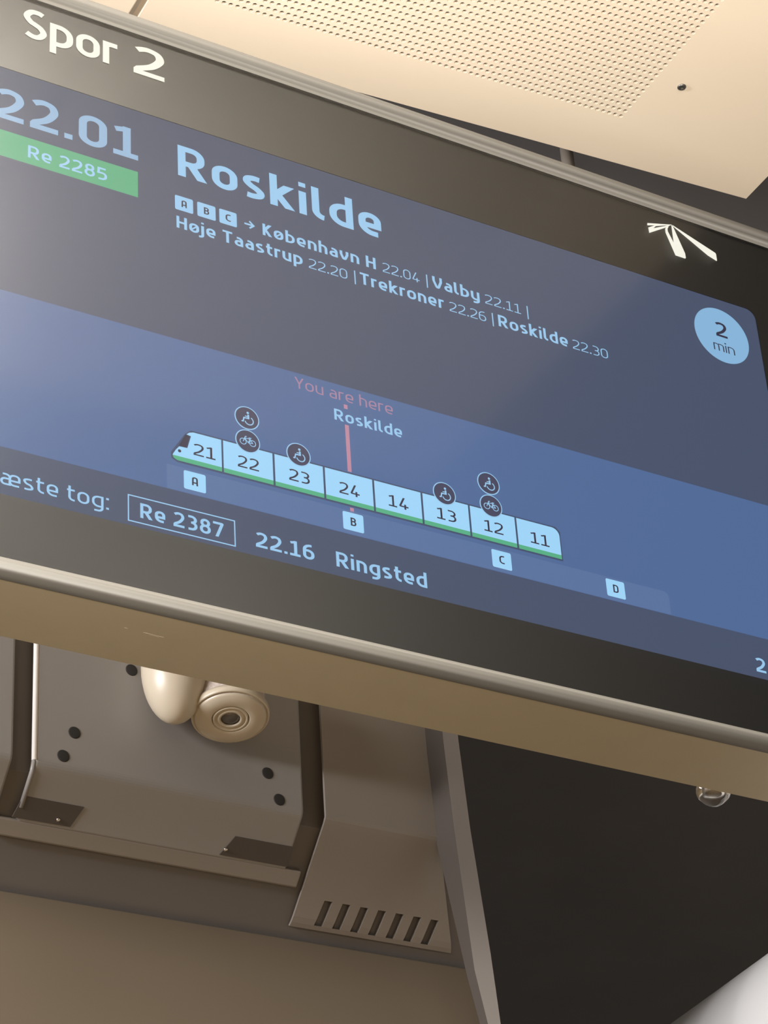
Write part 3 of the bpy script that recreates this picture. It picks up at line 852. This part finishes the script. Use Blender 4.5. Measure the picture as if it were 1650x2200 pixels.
flat(bm, [(1.0845, 1.6560), (1.0925, 1.6520), (1.6385, 1.6520), (1.6385, VT1-.004), (1.632, VT1+.0022), (1.1110, VT1+.0022), (1.1035, 1.6960), (1.0840, 1.6640)], Y1, 0)
elem('train_outline', bm, M['px_outline'], 'dark outline behind the train diagram')
YI, YJ, YK = 2.2072, 2.2070, 2.2068
def disc(bm, u, v, r):
    flat(bm, circle(u, v, r), YI, 0); flat(bm, circle(u, v, r*.915), YJ, 1)
def wheelchair(u, v, r=.0169):
    bm = bmesh.new(); disc(bm, u, v, r); q = .0124
    P = lambda x, y: (u+x*q, v+y*q)
    flat(bm, circle(*P(.10, .62), .14*q, 16), YK, 0)
    put_stroke(bm, [P(.14, .42), P(.16, -.085)], .20*q, YK)                       # torso
    put_stroke(bm, [P(.22, -.04), P(-.34, -.04), P(-.44, -.48), P(-.62, -.50)], .15*q, YK)   # thigh, shin, foot
    put_stroke(bm, [P(.10, .18), P(-.22, .18)], .11*q, YK)                       # arm
    arc = [P(.22+.46*math.cos(math.radians(a)), -.30+.46*math.sin(math.radians(a))) for a in range(62, -170, -12)]
    put_stroke(bm, arc, .12*q, YK)
    elem('wheelchair_symbol', bm, [M['px_text'], M['px_ring']], None)
def bicycle(u, v, r=.0169):
    bm = bmesh.new(); disc(bm, u, v, r); q = .0124
    P = lambda x, y: (u+x*q, v+y*q)
    for cx in (-.52, .52):
        put_stroke(bm, [P(cx+.34*math.cos(2*math.pi*k/24), -.14+.34*math.sin(2*math.pi*k/24)) for k in range(24)], .085*q, YK, 0, True)
    put_stroke(bm, [P(-.52, -.14), P(-.26, .50), P(-.10, .52)], .085*q, YK)      # fork and bar
    put_stroke(bm, [P(-.34, .30), P(.24, .30), P(.04, -.18), P(-.34, .30)], .085*q, YK)
    put_stroke(bm, [P(.04, -.18), P(.52, -.14), P(.24, .30)], .085*q, YK)
    put_stroke(bm, [P(.10, .42), P(.40, .42)], .10*q, YK)
    elem('bicycle_symbol', bm, [M['px_text'], M['px_ring']], None)
wheelchair(1.1871, 1.7425); bicycle(1.1871, 1.7082); wheelchair(1.2568, 1.7083)
wheelchair(1.4651, 1.7080); wheelchair(1.5338, 1.7421); bicycle(1.5343, 1.7080)
for ch_, u0_ in (('A', 1.1003), ('B', 1.3148), ('C', 1.5287), ('D', 1.7022)):
    bm = bmesh.new(); letter_box(bm, ch_, u0_, u0_+.0289, 1.6171, 1.6430, 0.0118, Y2, Y3)
    elem('platform_letter', bm, [M['px_car'], M['px_ink']], 'pale tile with the letter %s under the train diagram' % ch_)
# bottom line
bm = bmesh.new(); put_text(bm, 'Næste tog:', 0.8512, 1.0040, 1.5608, 0.0208, .115, Y2)
elem('next_train_text', bm, M['px_text'], 'writing Næste tog at the bottom left')
bm = bmesh.new(); put_stroke(bm, [(1.0285, 1.5536), (1.1659, 1.5536), (1.1659, 1.5886), (1.0285, 1.5886)], .0016, Y2, 0, True)
put_text(bm, 'Re 2387', 1.0435, 1.1513, 1.5609, 0.0203, .155, Y2)
elem('next_route_badge', bm, M['px_text'], 'outlined box reading Re 2387')
bm = bmesh.new(); put_text(bm, '22.16', 1.1934, 1.2722, 1.5603, 0.0210, .155, Y2)
elem('next_departure_time', bm, M['px_text'], 'next departure time 22.16')
bm = bmesh.new(); put_text(bm, 'Ringsted', 1.3021, 1.4289, 1.5604, 0.0210, .155, Y2)
elem('next_destination_text', bm, M['px_text'], 'next destination Ringsted')
bm = bmesh.new(); put_text(bm, '2', 1.9310, 1.9470, 1.5570, 0.0215, .155, Y2)
elem('next_minutes_text', bm, M['px_text'], 'figure 2 at the right end of the bottom line')

# ================================================================== security camera under the display
seccam = empty('security_camera', (1.45, 2.99, 1.80), 'ivory double-bulb security camera mounted on the grey hatch panel', 'security camera')
SC = Vector((1.45, 2.99, 1.80+EYE))
bm = bmesh.new()
bmesh.ops.create_uvsphere(bm, u_segments=40, v_segments=24, radius=1)
bmesh.ops.scale(bm, verts=bm.verts[:], vec=(0.050, 0.050, 0.092))
bmesh.ops.translate(bm, verts=bm.verts[:], vec=(1.4475, 2.948, 1.832+EYE))
child('base_bulb', bm, M['ivory'], seccam, SC, True)
ax = Vector((-0.10, -0.22, -0.97)).normalized()          # the way the head looks: down, a little outwards
hc = Vector((1.530, 2.93, 1.757+EYE))
bm = bmesh.new()
add_lathe(bm, [(0.045, -0.075), (0.052, -0.06), (0.054, -0.018), (0.054, 0.0)], ax, hc, 48)
nk = child('neck', bm, M['ivory_worn'], seccam, SC, True); nk['label'] = 'mottled pinkish neck of the camera'
bm = bmesh.new()
add_lathe(bm, [(0.0, -0.013), (0.0580, -0.013), (0.0590, -0.008), (0.0585, -0.002), (0.0565, 0.000), (0.0545, -0.004), (0.0535, 0.001), (0.0515, 0.0035), (0.030, 0.0045), (0.0285, 0.0040), (0.0278, 0.0), (0.0, 0.0)], ax, hc, 64, 0, False)
child('camera_head', bm, M['ivory'], seccam, SC, True)
bm = bmesh.new()
add_lathe(bm, [(0.0268, -0.001), (0.0262, 0.0042), (0.0235, 0.0046), (0.0225, 0.0012), (0.0200, 0.0012), (0.0192, 0.0040), (0.0150, 0.0044), (0.0140, 0.0), (0.0268, -0.001)], ax, hc, 48, 0, False)
rg = child('lens_ring', bm, M['ivory'], seccam, SC, True)
bm = bmesh.new()
add_lathe(bm, [(0.0140, 0.0), (0.0135, 0.0018), (0.008, 0.0034), (0, 0.0040)], ax, hc, 32)
child('lens', bm, M['lens'], seccam, SC, True)

# ================================================================== clear dome under the display's rear edge (fixed to the housing)
kk = 2.345/2.31
c = (1.914*kk, 2.345, 1.4235*kk+EYE)
bm = bmesh.new(); add_box(bm, (c[0]-.012, 2.3235, c[2]+.012), (c[0]+.012, 2.360, c[2]+.026))
sd = dchild('sensor_mount', bm, M['rubber'])
bm = bmesh.new()
add_lathe(bm, [(0.024, 0.010), (0.0235, 0.0), (0.0205, -0.0065), (0.0135, -0.0135), (0.009, -0.0165), (0.004, -0.0178), (0, -0.0182)], (0.10, 0, 1), c, 36)
ds = dchild('clear_dome', bm, M['dome'], sd, True); ds['label'] = 'small clear glassy dome peeking out below the frame'
bm = bmesh.new()
add_lathe(bm, [(0.010, 0.013), (0.0105, 0.002), (0.007, 0.0005), (0, 0.000)], (0.10, 0, 1), c, 24)
dchild('dome_core', bm, M['chrome'], sd, True)

# ================================================================== white rounded casing at the bottom right corner
A_ = Vector((1.5544, 2.0, 0.9431))*1.75; B_ = Vector((1.7013, 2.0, 1.0454))*1.49
nrm = A_.cross(B_).normalized()
if nrm.z > 0: nrm = -nrm                       # towards the lower right of the view
RC = 0.24
P0, P1 = A_+nrm*RC, B_+nrm*RC
dr = (P1-P0).normalized()
q0, q1 = P0-dr*0.55, P1+dr*0.75
bm = bmesh.new()
add_lathe(bm, [(0.0, -0.03), (RC*.6, -0.028), (RC*.92, -0.012), (RC, 0.02), (RC, (q1-q0).length-.02), (RC*.92, (q1-q0).length+.012), (RC*.6, (q1-q0).length+.028), (0, (q1-q0).length+.03)], dr, q0+Vector((0, 0, EYE)), 72, 0, False)
cas = empty('rounded_casing', (q0+q1)/2, 'glossy white rounded casing cutting across the bottom right corner of the dark opening', 'casing')
QC = (q0+q1)/2+Vector((0, 0, EYE))
child('casing_shell', bm, M['white'], cas, QC, True)
side = dr.cross(nrm).normalized()
bm = bmesh.new()
a_, b_ = P0+dr*-.5, P0+dr*.12
def on_shell(t, ang, r):
    v = -nrm*math.cos(ang)+dr.cross(nrm)*math.sin(ang)
    return P0+dr*t+v*r+Vector((0, 0, EYE))
sgn = 1 if (dr.cross(nrm)).dot(-P0) > 0 else -1
seam = [on_shell(t, sgn*0.42, RC+.0005) for t in [-.5+.05*k for k in range(13)]]
for p_, q_ in zip(seam, seam[1:]):
    d_ = (q_-p_).normalized(); L_ = (q_-p_).length
    add_lathe(bm, [(0.0022, 0), (0.0022, L_)], d_, p_, 8)
child('seam_strip', bm, M['steel'], cas, QC, True)
rod = q1-dr*0.05
bm = bmesh.new(); add_lathe(bm, [(0.008, rod.z), (0.008, 2.98)], (0, 0, 1), (rod.x, rod.y, EYE), 16)
child('hanger_rod', bm, M['void'], cas, QC, True)
